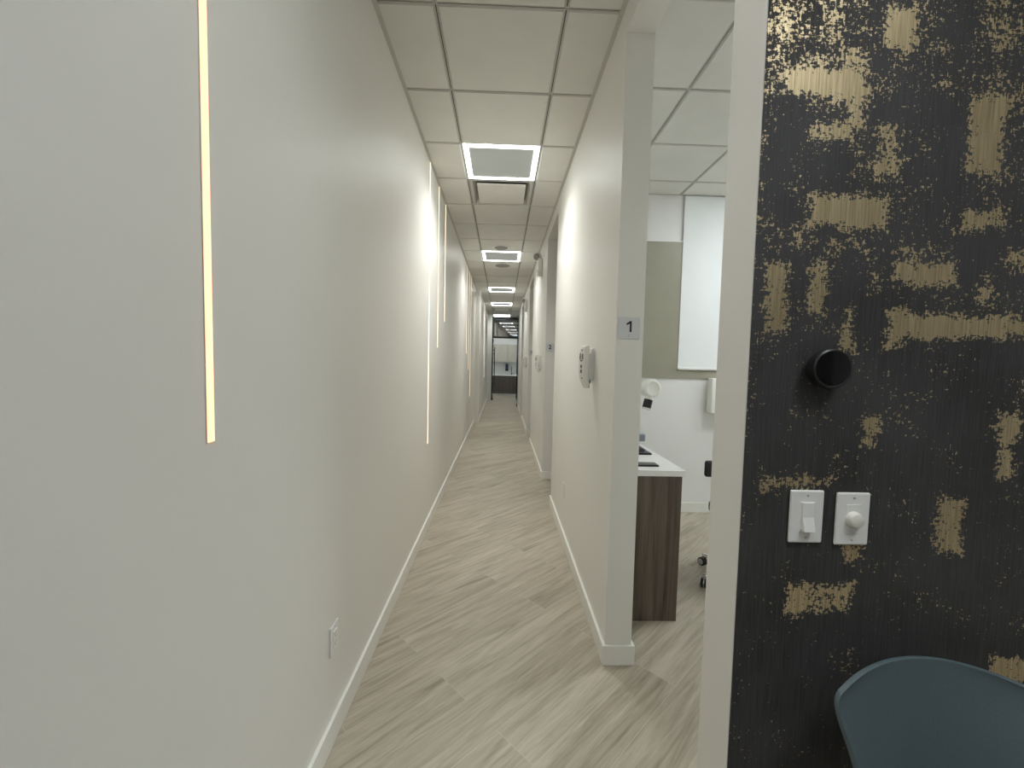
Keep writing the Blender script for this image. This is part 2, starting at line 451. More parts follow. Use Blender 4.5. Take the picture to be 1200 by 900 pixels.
# ceilings: lay-in tiles with slotted tees; cells given in skip carry a fitting instead
def ceiling(name, x0, x1, y0, y1, gx, gy, skip, label):
    bm = bmesh.new(); tees = bmesh.new(); slot = bmesh.new()
    nx0 = math.floor((x0 - gx) / T); nx1 = math.ceil((x1 - gx) / T)
    ny0 = math.floor((y0 - gy) / T); ny1 = math.ceil((y1 - gy) / T)
    g, ch = 0.0095, 0.005
    for i in range(nx0, nx1):
        for j in range(ny0, ny1):
            if (i, j) in skip: continue
            a, b = max(gx + i * T + g, x0), min(gx + (i + 1) * T - g, x1)
            c, d = max(gy + j * T + g, y0), min(gy + (j + 1) * T - g, y1)
            if b - a < 0.02 or d - c < 0.02: continue
            lo = [bm.verts.new((x, y, HC)) for x, y in ((a + ch, c + ch), (a + ch, d - ch), (b - ch, d - ch), (b - ch, c + ch))]
            hi = [bm.verts.new((x, y, HC + 0.009)) for x, y in ((a, c), (a, d), (b, d), (b, c))]
            bm.faces.new(lo)
            for k in range(4): bm.faces.new((lo[k], hi[k], hi[(k + 1) % 4], lo[(k + 1) % 4]))
            bm.faces.new(list(reversed(hi)))
    fl, gr = 0.0095, 0.0032
    for i in range(nx0, nx1 + 1):
        x = gx + i * T
        if x <= x0 + 0.02 or x >= x1 - 0.02: continue
        box_bm(tees, x - fl, x - gr, y0, y1, HC + 0.004, HC + 0.012); box_bm(tees, x + gr, x + fl, y0, y1, HC + 0.004, HC + 0.012)
        box_bm(slot, x - gr, x + gr, y0, y1, HC + 0.0095, HC + 0.013)
    for j in range(ny0, ny1 + 1):
        y = gy + j * T
        if y <= y0 + 0.02 or y >= y1 - 0.02: continue
        box_bm(tees, x0, x1, y - fl, y - gr, HC + 0.0045, HC + 0.012); box_bm(tees, x0, x1, y + gr, y + fl, HC + 0.0045, HC + 0.012)
        box_bm(slot, x0, x1, y - gr, y + gr, HC + 0.0100, HC + 0.013)
    # deck above, closes the plenum
    box_bm(slot, x0, x1, y0, y1, HC + 0.10, HC + 0.12)
    # wall angle
    w = 0.022
    for r in ((x0, x0 + w, y0, y1), (x1 - w, x1, y0, y1), (x0 + w, x1 - w, y0, y0 + w), (x0 + w, x1 - w, y1 - w, y1)):
        box_bm(tees, *r, HC - 0.003, HC + 0.006)
    o = bm
    for src, mi in ((tees, 1), (slot, 2)):
        for f in src.faces: f.material_index = mi
        me = bpy.data.meshes.new('tmp'); src.to_mesh(me); src.free(); o.from_mesh(me); bpy.data.meshes.remove(me)
    struct(name, o, ['tile', 'tee', 'slot'], label, 'ceiling')

PANELS = [2, 7, 12, 16, 21]                # rows with light panels in the middle column
DIFF = 3
END_D = 18
ceiling('ceiling', XL, XR, YW, 15.42, GX, GY, {(0, r) for r in PANELS + [DIFF, END_D]}, 'white lay-in tile ceiling over the corridor')
ceiling('ceiling_lobby', XL, 4.0, -3.2, YW, GX, GY, {(0, -3), (0, -7), (2, -4), (3, -7)}, 'white lay-in tile ceiling over the lobby')
RX, RY = 1.080, 2.515
ceiling('ceiling_room', XR + WT, 4.0, 1.015, 4.03, RX, RY, {(2, 0), (4, 0)}, 'white lay-in tile ceiling over the room with the desk')
ceiling('ceiling_rooms', XR + WT, 4.0, 4.20, 13.25, RX, RY, set(), 'white ceiling over the rooms further down')
ceiling('ceiling_end', -1.25, 1.45, 15.58, 18.05, GX, GY, {(0, 23), (-1, 25)}, 'white ceiling over the small end room')

# ------------------------------------------------------------------ ceiling fittings
def panel(x0, y0, label, room=None, group='frame-lit ceiling panels', watts=0, beam=132, col=(1.0, 1.0, 0.965)):
    x1, y1 = x0 + T, y0 + T
    t = thing('ceiling_light', ((x0 + x1) / 2, (y0 + y1) / 2, HC), label, 'ceiling light', group)
    e, w = 0.012, 0.036
    bm = bmesh.new()
    z0, z1 = HC - 0.0015, HC + 0.012
    for r in ((x0 + e, x1 - e, y0 + e, y0 + e + w), (x0 + e, x1 - e, y1 - e - w, y1 - e), (x0 + e, x0 + e + w, y0 + e + w, y1 - e - w), (x1 - e - w, x1 - e, y0 + e + w, y1 - e - w)):
        box_bm(bm, *r, z0, z1)
    obj('lit_frame', bm, room or 'led', t)
    bm = bmesh.new(); box_bm(bm, x0 + e + w, x1 - e - w, y0 + e + w, y1 - e - w, HC + 0.002, HC + 0.010)
    obj('diffuser', bm, (room or 'diffuser'), t)
    if watts:
        la = bpy.data.lights.new('panel_lamp', 'AREA'); la.shape = 'SQUARE'; la.size = T - 0.10; la.energy = watts
        la.spread = math.radians(beam); la.color = col
        lo = bpy.data.objects.new('panel_lamp', la); C.objects.link(lo); lo.parent = t; lo.location = (0, 0, -0.004)
    return t
LED_W = [8.8, 7.0, 5.0, 4.2, 3.4]
PL = ['square frame-lit ceiling panel just before the square air diffuser',
      'frame-lit ceiling panel between the round speaker and the flat round vent',
      'frame-lit ceiling panel above the inward step of the light-strip wall',
      'frame-lit ceiling panel just before the bright end vent',
      'frame-lit ceiling panel touching the black framed transom glazing']
for r, lab, pw in zip(PANELS, PL, LED_W): panel(GX, GY + r * T, lab, watts=pw)
for i, lab in ((2, 'lit ceiling panel over the desk room, first from the corridor'), (4, 'lit ceiling panel over the desk room, second from the corridor')):
    panel(RX + i * T, RY, lab, 'led_room', 'ceiling panels of the desk room')
for (i, j), lab in (((0, -7), 'unseen fill panel added to the lobby ceiling in line with the corridor'), ((3, -7), 'unseen fill panel added to the lobby ceiling at the middle of the rear wall')):
    panel(GX + i * T, GY + j * T, lab, 'lobby_fill', 'added lobby fill panels')  # unseen panels, added as fill from behind the camera
panel(GX, GY - 3 * T, 'unseen fill panel added over the corridor mouth beside the lone warm strip', watts=2.3, col=(0.94, 0.98, 1.0))  # unseen panel, added to brighten the white wall end
panel(GX + 2 * T, GY - 4 * T, 'frame-lit lobby ceiling panel above the slate blue chair', watts=6.0, beam=108, col=(0.94, 0.98, 1.0))
panel(GX, GY + 23 * T, 'lit ceiling panel of the small end room', 'led_room', 'end room ceiling panels')

def plaque_vent(r, label, bright=False):
    x0, y0 = GX, GY + r * T; x1, y1 = x0 + T, y0 + T
    t = thing('ceiling_vent', ((x0 + x1) / 2, (y0 + y1) / 2, HC), label, 'vent', 'square ceiling air diffusers')
    bm = bmesh.new(); e, w = 0.012, 0.055
    # sloped outer frame rising to a dark throat
    def ring(d, z): return [bm.verts.new((x, y, z)) for x, y in ((x0 + d, y0 + d), (x0 + d, y1 - d), (x1 - d, y1 - d), (x1 - d, y0 + d))]
    a, b, c = ring(e, HC), ring(e + 0.02, HC - 0.001), ring(e + w, HC + 0.045)
    for p, q in ((a, b), (b, c)):
        for k in range(4): bm.faces.new((p[k], p[(k + 1) % 4], q[(k + 1) % 4], q[k]))
    obj('frame', bm, 'tee', t)
    bm = bmesh.new(); box_bm(bm, x0 + e, x1 - e, y0 + e, y1 - e, HC + 0.045, HC + 0.05); obj('throat', bm, 'slot', t)
    bm = bmesh.new(); box_bm(bm, x0 + 0.078, x1 - 0.078, y0 + 0.078, y1 - 0.078, HC - 0.010, HC + 0.004, 0.003, 2); obj('plaque', bm, 'white' if bright else 'tile', t)
plaque_vent(DIFF, 'square ceiling air diffuser with flat plaque just past the largest lit panel')
plaque_vent(END_D, 'bright square ceiling air diffuser between the last two light panels', True)

# round fittings
t = thing('ceiling_speaker', (-0.045, 6.03, HC), 'round domed ceiling speaker with pale ring before the second light panel', 'speaker')
mt = Matrix.Translation((-0.045, 6.03, HC)) @ Matrix.Rotation(PI, 4, 'X')
bm = bmesh.new(); lathe_bm(bm, [(0.098, -0.004), (0.130, -0.004), (0.130, 0.006), (0.120, 0.012), (0.100, 0.012), (0.098, 0.004)], mt, 40); obj('ring', bm, 'white', t, True)
bm = bmesh.new(); lathe_bm(bm, [(0.100, -0.002), (0.100, 0.010), (0.075, 0.022), (0.04, 0.028), (0, 0.030)], mt, 40); obj('grille', bm, 'grille', t, True)
bm = bmesh.new(); mt = Matrix.Translation((-0.02, 7.18, HC)) @ Matrix.Rotation(PI, 4, 'X')
lathe_bm(bm, [(0.125, -0.003), (0.125, 0.004), (0.112, 0.010), (0.06, 0.012), (0, 0.012)], mt, 40)
tag(obj('ceiling_vent', bm, 'grille', None, True), 'flat grey round ceiling vent just past the second light panel', 'vent')
bm = bmesh.new(); mt = Matrix.Translation((0.0, 11.2, HC)) @ Matrix.Rotation(PI, 4, 'X')
lathe_bm(bm, [(0.075, -0.003), (0.075, 0.006), (0.06, 0.030), (0.035, 0.042), (0, 0.044)], mt, 28)
tag(obj('smoke_detector', bm, 'white', None, True), 'small white round smoke detector between the two middle light panels', 'smoke detector')

# emergency lights on the right wall
def emergency(y, z, label, heads):
    t = thing('emergency_light', (XR, y, z), label, 'emergency light', 'wall emergency lights')
    bm = bmesh.new()
    box_bm(bm, XR - 0.062, XR, y - 0.055, y + 0.055, z - 0.15, z + 0.10, 0.012, 3)
    obj('housing', bm, 'white', t)
    for dz, dy, hm in heads:
        bm = bmesh.new()
        d = Vector((-0.5, -0.8, -0.35)).normalized()
        q = d.to_track_quat('Z', 'Y').to_matrix().to_4x4(); q.translation = Vector((XR - 0.065, y + dy, z + dz))
        lathe_bm(bm, [(0.022, -0.045), (0.050, -0.028), (0.058, 0.0), (0.058, 0.030), (0.050, 0.036), (0, 0.036)], q, 24)
        h = obj('lamp_head', bm, 'white', t, True)
        bm = bmesh.new(); q2 = q.copy(); q2.translation += d * 0.036
        lathe_bm(bm, [(0.046, 0), (0.044, 0.006), (0, 0.010)], q2, 24); obj('lens', bm, 'grille', h, True)
    bm = bmesh.new(); box_bm(bm, XR - 0.066, XR - 0.061, y - 0.020, y + 0.010, z - 0.14, z - 0.06, 0.002); obj('vent_slots', bm, 'grey', t)
emergency(5.85, 2.83, 'white emergency light with swivel head, high on the wall past doorway two', [(0.13, 0.0, 0)])
emergency(9.25, 2.74, 'small white emergency light high on the wall past doorway three', [(0.10, 0.0, 0)])

# ------------------------------------------------------------------ light strips
def strip(x, y, z0, label, mat, w=0.020, group='vertical light strips on the left wall'):
    t = thing('light_strip', (x, y, z0), label, 'wall light', group)
    bm = bmesh.new(); box_bm(bm, x - 0.002, x + 0.004, y - w / 2, y + w / 2, z0, HC - 0.004, 0.0015, 2)
    obj('diffuser', bm, mat, t)
    bm = bmesh.new()
    box_bm(bm, x - 0.002, x + 0.002, y - w / 2 - 0.0015, y - w / 2, z0 - 0.002, HC - 0.004); box_bm(bm, x - 0.002, x + 0.002, y + w / 2, y + w / 2 + 0.0015, z0 - 0.002, HC - 0.004)
    obj('channel', bm, 'metal', t)
strip(XL, 0.8985, 1.297, 'lone warm light strip, large and bright, above bare grey wall', 'warm')
for y, z, lab in ((3.53, 0.757, 'long pale light strip reaching low, first of the trio past the bare wall'),
                  (4.01, 1.603, 'middle strip of the trio near the first ceiling panel'),
                  (4.465, 1.895, 'shortest strip of the trio near the first ceiling panel')):
    strip(XL, y, z, lab, 'warm_far')
for y, z, lab in ((7.22, 1.603, 'shortest strip of the tight trio before the wall steps in'),
                  (7.70, 1.310, 'middle strip of the tight trio before the wall steps in'),
                  (8.14, 0.765, 'longest strip of the tight trio, lowest end, before the wall steps in')):
    strip(XL, y, z, lab, 'warm_far')
for y, z, lab in ((11.9, 1.63, 'short light strip on the stepped-in wall'), (12.4, 0.965, 'long light strip on the stepped-in wall')):
    strip(XI, y, z, lab, 'warm_far')

# ------------------------------------------------------------------ wall plates
def frame_mat(origin, right, up):
    r = Vector(right); u = Vector(up); n = r.cross(u)
    m = Matrix((( r.x, u.x, n.x, origin[0]), (r.y, u.y, n.y, origin[1]), (r.z, u.z, n.z, origin[2]), (0, 0, 0, 1)))
    return m
def lbox(mat, x0, x1, y0, y1, z0, z1, bevel=0.0, seg=2, bm=None):
    """box in a wall-local frame: x right, y up, z out of the wall"""
    bm = bm or bmesh.new()
    t = bmesh.new(); box_bm(t, x0, x1, y0, y1, z0, z1, bevel, seg); merge(bm, t, mat)
    return bm
def screws(mat, t, pts):
    for px, py in pts:
        bm = bmesh.new(); lathe_bm(bm, [(0.0032, 0.004), (0.0032, 0.0066), (0.002, 0.0072), (0, 0.0072)], mat @ Matrix.Translation((px, py, 0)), 14)
        lbox(mat, px - 0.0026, px + 0.0026, py - 0.0005, py + 0.0005, 0.0068, 0.0075, bm=bm)
        obj('screw', bm, 'metal', t, True)
def outlet(mat, loc, label):
    t = thing('wall_outlet', loc, label, 'outlet', 'wall outlets')
    obj('cover_plate', lbox(mat, -0.036, 0.036, -0.058, 0.058, 0, 0.006, 0.0035, 3), 'white', t)
    ins = obj('receptacle', lbox(mat, -0.0168, 0.0168, -0.0335, 0.0335, 0.004, 0.0085, 0.0015), 'white', t)
    bm = bmesh.new()
    for s in (-1, 1):
        cy = 0.017 * s
        lbox(mat, -0.0075, -0.0055, cy - 0.001, cy + 0.007, 0.0078, 0.0087, bm=bm)
        lbox(mat, 0.0055, 0.0075, cy - 0.001, cy + 0.006, 0.0078, 0.0087, bm=bm)
        lathe_bm(bm, [(0.0026, 0.0078), (0.0026, 0.0087), (0, 0.0087)], mat @ Matrix.Translation((0, cy - 0.008, 0)), 12)
    obj('socket_slots', bm, 'grey', ins)
    screws(mat, t, [(0, 0.0485), (0, -0.0485)])
outlet(frame_mat((XL, 1.545, 0.403), (0, 1, 0), (0, 0, 1)), (XL, 1.545, 0.403), 'white wall outlet low on the wall of light strips')
outlet(frame_mat((XR, 3.36, 0.425), (0, -1, 0), (0, 0, 1)), (XR, 3.36, 0.425), 'white wall outlet low on the wall below the first handset')

wm = frame_mat((0.6835, YW, 1.156), (1, 0, 0), (0, 0, 1))
t = thing('light_switch', (0.6835, YW, 1.156), 'white rocker light switch on charcoal wallpaper beside the white wall end', 'light switch')
obj('cover_plate', lbox(wm, -0.038, 0.038, -0.0595, 0.0595, 0, 0.007, 0.004, 3), 'white', t)
obj('rocker_frame', lbox(wm, -0.0165, 0.0165, -0.0335, 0.0335, 0.005, 0.0085, 0.001), 'white', t)
bm = bmesh.new()
prism_bm(bm, [(-0.030, 0.0), (0.032, 0.0), (0.032, 0.003), (0.0, 0.004), (-0.030, 0.0115)], 0.025,
         wm @ Matrix.Translation((-0.0125, 0, 0.0075)) @ Matrix(((0, 0, 1, 0), (1, 0, 0, 0), (0, 1, 0, 0), (0, 0, 0, 1))))
obj('rocker', bm, 'white', t)
screws(wm, t, [(0, 0.0475), (0, -0.0475)])

wm = frame_mat((0.7885, YW, 1.152), (1, 0, 0), (0, 0, 1))
t = thing('dimmer_switch', (0.7885, YW, 1.152), 'white dimmer plate with round ivory knob on charcoal wallpaper', 'dimmer switch')
obj('cover_plate', lbox(wm, -0.038, 0.038, -0.0595, 0.0595, 0, 0.007, 0.004, 3), 'white', t)
obj('insert', lbox(wm, -0.0165, 0.0165, -0.0335, 0.0335, 0.005, 0.0080, 0.001), 'white', t)
bm = bmesh.new(); lathe_bm(bm, [(0.0180, 0.007), (0.0180, 0.010), (0.0160, 0.017), (0.0150, 0.0205), (0.0125, 0.0218), (0, 0.0218)], wm, 36)
obj('knob', bm, 'ivory', t, True)
screws(wm, t, [(0, 0.0475), (0, -0.0475)])

# round thermostat
wm = frame_mat((0.701, YW, 1.4855), (1, 0, 0), (0, 0, 1))
t = thing('thermostat', (0.701, YW, 1.4855), 'round glossy black thermostat on the charcoal wallpaper', 'thermostat')
bm = bmesh.new(); lathe_bm(bm, [(0.036, 0), (0.036, 0.010), (0.038, 0.012)], wm, 48); obj('base', bm, 'rubber', t, True)
bm = bmesh.new(); lathe_bm(bm, [(0.0385, 0.010), (0.0420, 0.012), (0.0425, 0.026), (0.0415, 0.030), (0.0385, 0.032), (0.0365, 0.031)], wm, 56); obj('ring', bm, 'mblack', t, True)
bm = bmesh.new(); lathe_bm(bm, [(0.0378, 0.026), (0.0376, 0.0312), (0.030, 0.0322), (0.015, 0.0328), (0, 0.033)], wm, 56); obj('display', bm, 'black', t, True)

# ------------------------------------------------------------------ room signs
def sign(num, y, z, label):
    xs = XR + 0.058; s = 0.052
    wm = frame_mat((xs, y, z), (1, 0, 0), (0, 0, 1))
    t = thing('room_sign', (xs, y, z), label, 'sign', 'room number signs')
    obj('plate', lbox(wm, -s, s, -s, s, 0, 0.006, 0.003, 3), 'sign', t)
    if num == '1':
        bm = bmesh.new()
        prism_bm(bm, [(0.0035, -0.026), (0.0035, 0.0135), (-0.0125, 0.006), (-0.0125, 0.0145), (0.0050, 0.026), (0.0125, 0.026), (0.0125, -0.026)], 0.0014, wm @ Matrix.Translation((0, 0.007, 0.0056)))
    else:
        cu = bpy.data.curves.new('numeral', 'FONT'); cu.body = num; cu.size = 0.070; cu.extrude = 0.0008; cu.align_x = 'CENTER'; cu.align_y = 'CENTER'; cu.offset = 0.0022
        tmp = bpy.data.objects.new('tmp_text', cu); C.objects.link(tmp)
        dg = bpy.context.evaluated_depsgraph_get(); dg.update()
        me = bpy.data.meshes.new_from_object(tmp.evaluated_get(dg))
        bm = bmesh.new(); bm.from_mesh(me); bpy.data.meshes.remove(me); bpy.data.objects.remove(tmp)
        xs_ = [v.co.x for v in bm.verts]; ys_ = [v.co.y for v in bm.verts]
        cx, cy = (min(xs_) + max(xs_)) / 2, (min(ys_) + max(ys_)) / 2
        sc = 0.052 / (max(ys_) - min(ys_))
        bmesh.ops.transform(bm, matrix=wm @ Matrix.Translation((0, 0.007, 0.0062)) @ Matrix.Scale(sc, 4) @ Matrix.Translation((-cx, -cy, 0)), verts=bm.verts)
    obj('numeral', bm, 'mblack', t)
    bm = bmesh.new()
    dots = {'1': [(0, 0), (1, 0), (2, 0), (3, 0)], '2': [(0, 0), (1, 0), (2, 0), (3, 0), (3, 1)], '3': [(0, 0), (1, 0), (2, 0), (3, 0), (4, 0)]}[num]
    for k in range(4):
        lathe_bm(bm, [(0.0014, 0.0058), (0.0012, 0.0068), (0, 0.0072)], wm @ Matrix.Translation(((k % 2) * 0.004 - 0.002, -0.034 - (k // 2) * 0.004, 0)), 8)
    obj('braille_dots', bm, 'grey', t)
sign('1', 1.94, 1.654, 'grey square sign reading 1 on the wall end by the desk room')
sign('2', 5.12, 1.664, 'grey square sign reading 2 on the wall end of the second doorway')
sign('3', 8.30, 1.664, 'grey square sign reading 3 on the wall end of the third doorway')

# ------------------------------------------------------------------ curved wall handsets
def handset(y, z, label):
    t = thing('intercom_handset', (XR, y, z), label, 'handset', 'wall handsets')
    piv = Matrix.Translation((XR - 0.030, y, z)) @ Matrix.Rotation(math.radians(27), 4, 'Z')
    # local frame: -x out of the wall, y along it, z up
    def outx(h): return -(0.052 - 0.040 * max(0.0, (-h - 0.03) / 0.095) ** 1.8 - 0.012 * max(0.0, (h - 0.06) / 0.065) ** 2)
    def inx(h): return -(0.014 - 0.010 * max(0.0, (-h - 0.02) / 0.105))
    hs = [-0.125 + 0.25 * k / 24 for k in range(25)]
    poly = [(outx(h), h) for h in hs] + [(inx(h), h) for h in reversed(hs)]
    sw = Matrix(((1, 0, 0, 0), (0, 0, 1, -0.029), (0, 1, 0, 0), (0, 0, 0, 1)))
    bm = bmesh.new(); prism_bm(bm, poly, 0.058, piv @ sw)
    bmesh.ops.bevel(bm, geom=[e for e in bm.edges if len(e.link_faces) == 2 and e.calc_face_angle(0) > 1.0], offset=0.009, segments=4, profile=0.5, affect='EDGES')
    body = obj('handset_body', bm, 'shell', t, True)
    for dy, dz, w, h in ((-0.011, 0.060, 0.009, 0.034), (0.011, 0.060, 0.009, 0.034), (0.0, 0.036, 0.016, 0.009), (0.0, 0.002, 0.013, 0.020), (0.0, -0.026, 0.013, 0.020), (0.0, -0.066, 0.006, 0.010), (0.0, 0.096, 0.010, 0.006)):
        bm = bmesh.new(); x = outx(dz); k = bmesh.new()
        box_bm(k, x - 0.003, x + 0.006, dy - w / 2, dy + w / 2, dz - h / 2, dz + h / 2, 0.002, 2); merge(bm, k, piv)
        obj('button', bm, 'grey', body)
    # cradle on the wall, angled towards the lobby
    bm = bmesh.new()
    pol = [(0.034, -0.075), (0.006, -0.085), (-0.012, -0.060), (-0.005, 0.0), (-0.008, 0.070), (0.010, 0.108), (0.034, 0.112)]
    prism_bm(bm, pol, 0.050, piv @ Matrix(((1, 0, 0, 0), (0, 0, 1, -0.025), (0, 1, 0, 0), (0, 0, 0, 1))))
    bmesh.ops.bevel(bm, geom=[e for e in bm.edges if len(e.link_faces) == 2 and e.calc_face_angle(0) > 1.0], offset=0.004, segments=2, affect='EDGES')
    obj('cradle', bm, 'white', t, True)
    bm = bmesh.new(); lathe_bm(bm, [(0.008, 0), (0.008, 0.014), (0.005, 0.018), (0, 0.018)], piv @ Matrix.Translation((0.004, -0.008, -0.096)), 16); obj('cord_plug', bm, 'grey', t, True)
handset(2.40, 1.462, 'white curved handset with grey buttons on the wall beside sign 1')
handset(5.58, 1.462, 'white curved handset on the wall just past sign 2')
handset(8.76, 1.462, 'white curved handset on the wall just past sign 3')

# ------------------------------------------------------------------ desk room: window, blind, desk and what stands on it
yb = 4.03
w = bmesh.new(); box_bm(w, 1.26, 2.75, yb - 0.014, yb, 1.352, 2.675, 0.002)
win = struct('window_1', w, 'taupe', 'taupe frosted window behind the white roller blind', 'window')
bm = bmesh.new()
for r in ((1.24, 2.77, 2.675, 2.688), (1.24, 1.26, 1.352, 2.675), (2.75, 2.77, 1.352, 2.675)):
    box_bm(bm, r[0], r[1], yb - 0.018, yb, r[2], r[3])
o = obj('window_frame', bm, 'room_paint', win); o['kind'] = 'structure'
t = thing('roller_blind', (2.25, yb - 0.045, 1.44), 'white roller blind lowered over the taupe window of the desk room', 'blind')
bm = bmesh.new(); box_bm(bm, 1.735, 2.79, yb - 0.020, yb - 0.017, 1.455, HC - 0.01); obj('blind_fabric', bm, 'blind', t)
bm = bmesh.new(); box_bm(bm, 1.73, 2.795, yb - 0.034, yb - 0.016, 1.435, 1.462, 0.008, 3); obj('bottom_rail', bm, 'white', t)

t = thing('towel_dispenser', (2.14, yb, 1.01), 'white wall-mounted dispenser below the blind in the desk room', 'dispenser')
bm = bmesh.new(); box_bm(bm, 2.045, 2.33, yb - 0.10, yb, 1.015, 1.36, 0.012, 3); obj('body', bm, 'shell', t)
bm = bmesh.new(); box_bm(bm, 2.11, 2.33, yb - 0.115, yb - 0.098, 1.12, 1.355, 0.008, 3); obj('cover', bm, 'white', t)
bm = bmesh.new(); box_bm(bm, 2.11, 2.33, yb - 0.112, yb - 0.098, 1.018, 1.112, 0.008, 3); obj('tray', bm, 'white', t)

# desk along the room side of the first wall
x0 = XR + WT
t = thing('desk', (0.86, 2.8, 0), 'desk with grey walnut end panel and white top behind wall end with sign 1', 'desk')
bm = bmesh.new(); box_bm(bm, x0 + 0.004, 1.040, 2.276, 2.296, 0.0, 0.850, 0.001); obj('end_panel', bm, 'walnut', t)
bm = bmesh.new(); box_bm(bm, x0 + 0.004, 1.058, 2.270, 3.32, 0.852, 0.886, 0.002); obj('worktop', bm, 'quartz', t)
bm = bmesh.new(); box_bm(bm, x0 + 0.004, 1.040, 3.28, 3.30, 0.0, 0.850, 0.001); obj('end_panel', bm, 'walnut', t)
bm = bmesh.new(); box_bm(bm, x0 + 0.004, x0 + 0.022, 2.298, 3.278, 0.35, 0.850, 0.001); obj('back_panel', bm, 'walnut', t)
zt = 0.886
t = thing('phone', (0.86, 2.385, zt), 'black phone lying flat at the near edge of the white desk top', 'phone')
bm = bmesh.new(); box_bm(bm, 0.78, 0.935, 2.350, 2.425, zt, zt + 0.010, 0.004, 3); obj('body', bm, 'mblack', t)
bm = bmesh.new(); box_bm(bm, 0.786, 0.929, 2.355, 2.420, zt + 0.0095, zt + 0.0108); obj('screen', bm, 'black', t)
t = thing('tablet', (0.85, 2.79, zt), 'black flat tablet on the white desk top behind the phone', 'tablet')
bm = bmesh.new(); box_bm(bm, 0.70, 1.005, 2.66, 2.90, zt, zt + 0.012, 0.004, 3); obj('body', bm, 'mblack', t)
bm = bmesh.new(); box_bm(bm, 0.712, 0.993, 2.672, 2.888, zt + 0.0115, zt + 0.0128); obj('screen', bm, 'black', t)
t = thing('charging_dock', (0.97, 2.99, zt), 'blue-grey block on a low foot at the back of the white desk top', 'dock')
bm = bmesh.new(); box_bm(bm, 0.86, 1.056, 2.93, 3.05, zt + 0.036, zt + 0.092, 0.010, 3); obj('body', bm, 'greybox', t, True)
bm = bmesh.new(); box_bm(bm, 0.88, 1.00, 2.95, 3.03, zt, zt + 0.037, 0.006, 2); obj('foot', bm, 'grey', t)

# wall-mounted head with black nozzle over the desk
hx, hy, hz = 1.075, 2.92, 1.310
t = thing('x_ray_unit', (x0, hy, hz), 'white round head with black nozzle on an arm above the desk', 'x-ray unit')
bm = bmesh.new(); box_bm(bm, x0, x0 + 0.05, hy - 0.07, hy + 0.07, hz - 0.20, hz + 0.16, 0.012, 3); obj('wall_bracket', bm, 'shell', t)
bm = bmesh.new(); tube_bm(bm, [(x0 + 0.03, hy, hz - 0.02), (x0 + 0.20, hy + 0.01, hz - 0.02), (hx - 0.10, hy + 0.01, hz - 0.004), (hx - 0.01, hy, hz)], [0.028, 0.028, 0.032, 0.034], 16); obj('arm', bm, 'shell', t, True)
hd = Vector((0.12, -1.0, 0.06)).normalized(); q = hd.to_track_quat('Z', 'Y').to_matrix().to_4x4(); q.translation = Vector((hx, hy, hz))
bm = bmesh.new(); lathe_bm(bm, [(0, -0.060), (0.040, -0.058), (0.062, -0.045), (0.068, -0.015), (0.068, 0.020), (0.064, 0.030), (0.050, 0.036), (0.044, 0.034), (0, 0.033)], q, 36); obj('head', bm, 'shell', t, True)
nd = Vector((-0.28, -0.15, -1)).normalized(); q = nd.to_track_quat('Z', 'Y').to_matrix().to_4x4(); q.translation = Vector((hx - 0.012, hy - 0.01, hz - 0.058))
bm = bmesh.new(); lathe_bm(bm, [(0.032, 0), (0.030, 0.022)], q, 24); obj('neck', bm, 'shell', t, True)
bm = bmesh.new(); q2 = q.copy(); q2.translation += nd * 0.022
lathe_bm(bm, [(0.030, 0), (0.030, 0.062), (0.024, 0.064), (0, 0.064)], q2, 24); nz = obj('nozzle', bm, 'rubber', t, True)
bm = bmesh.new(); q3 = q2.copy(); q3.translation += nd * 0.062
lathe_bm(bm, [(0.031, 0), (0.031, 0.008), (0.026, 0.008), (0.026, 0.0)], q3, 24); obj('nozzle_ring', bm, 'shell', nz, True)

# wheeled stool, mostly behind the wall end
sx, sy = 1.662, 2.695
t = thing('office_stool', (sx, sy, 0), 'wheeled stool half hidden behind the white wall end', 'stool')
bm = bmesh.new(); lathe_bm(bm, [(0.0, 0.47), (0.20, 0.47), (0.215, 0.485), (0.215, 0.52), (0.19, 0.54), (0, 0.545)], Matrix.Translation((sx, sy, 0)), 36); obj('seat', bm, 'seatblk', t, True)
bm = bmesh.new(); lathe_bm(bm, [(0.030, 0.09), (0.030, 0.30), (0.018, 0.30), (0.018, 0.47)], Matrix.Translation((sx, sy, 0)), 20); obj('column', bm, 'chrome', t, True)
bm = bmesh.new()
angs = [a + math.radians(119.2) for a in (0, 2 * PI / 5, 4 * PI / 5, 6 * PI / 5, 8 * PI / 5)]
for a in angs:
    tube_bm(bm, [(sx, sy, 0.105), (sx + 0.15 * math.cos(a), sy + 0.15 * math.sin(a), 0.095), (sx + 0.282 * math.cos(a), sy + 0.282 * math.sin(a), 0.078)], [0.024, 0.019, 0.014], 12)
obj('base', bm, 'chrome', t, True)
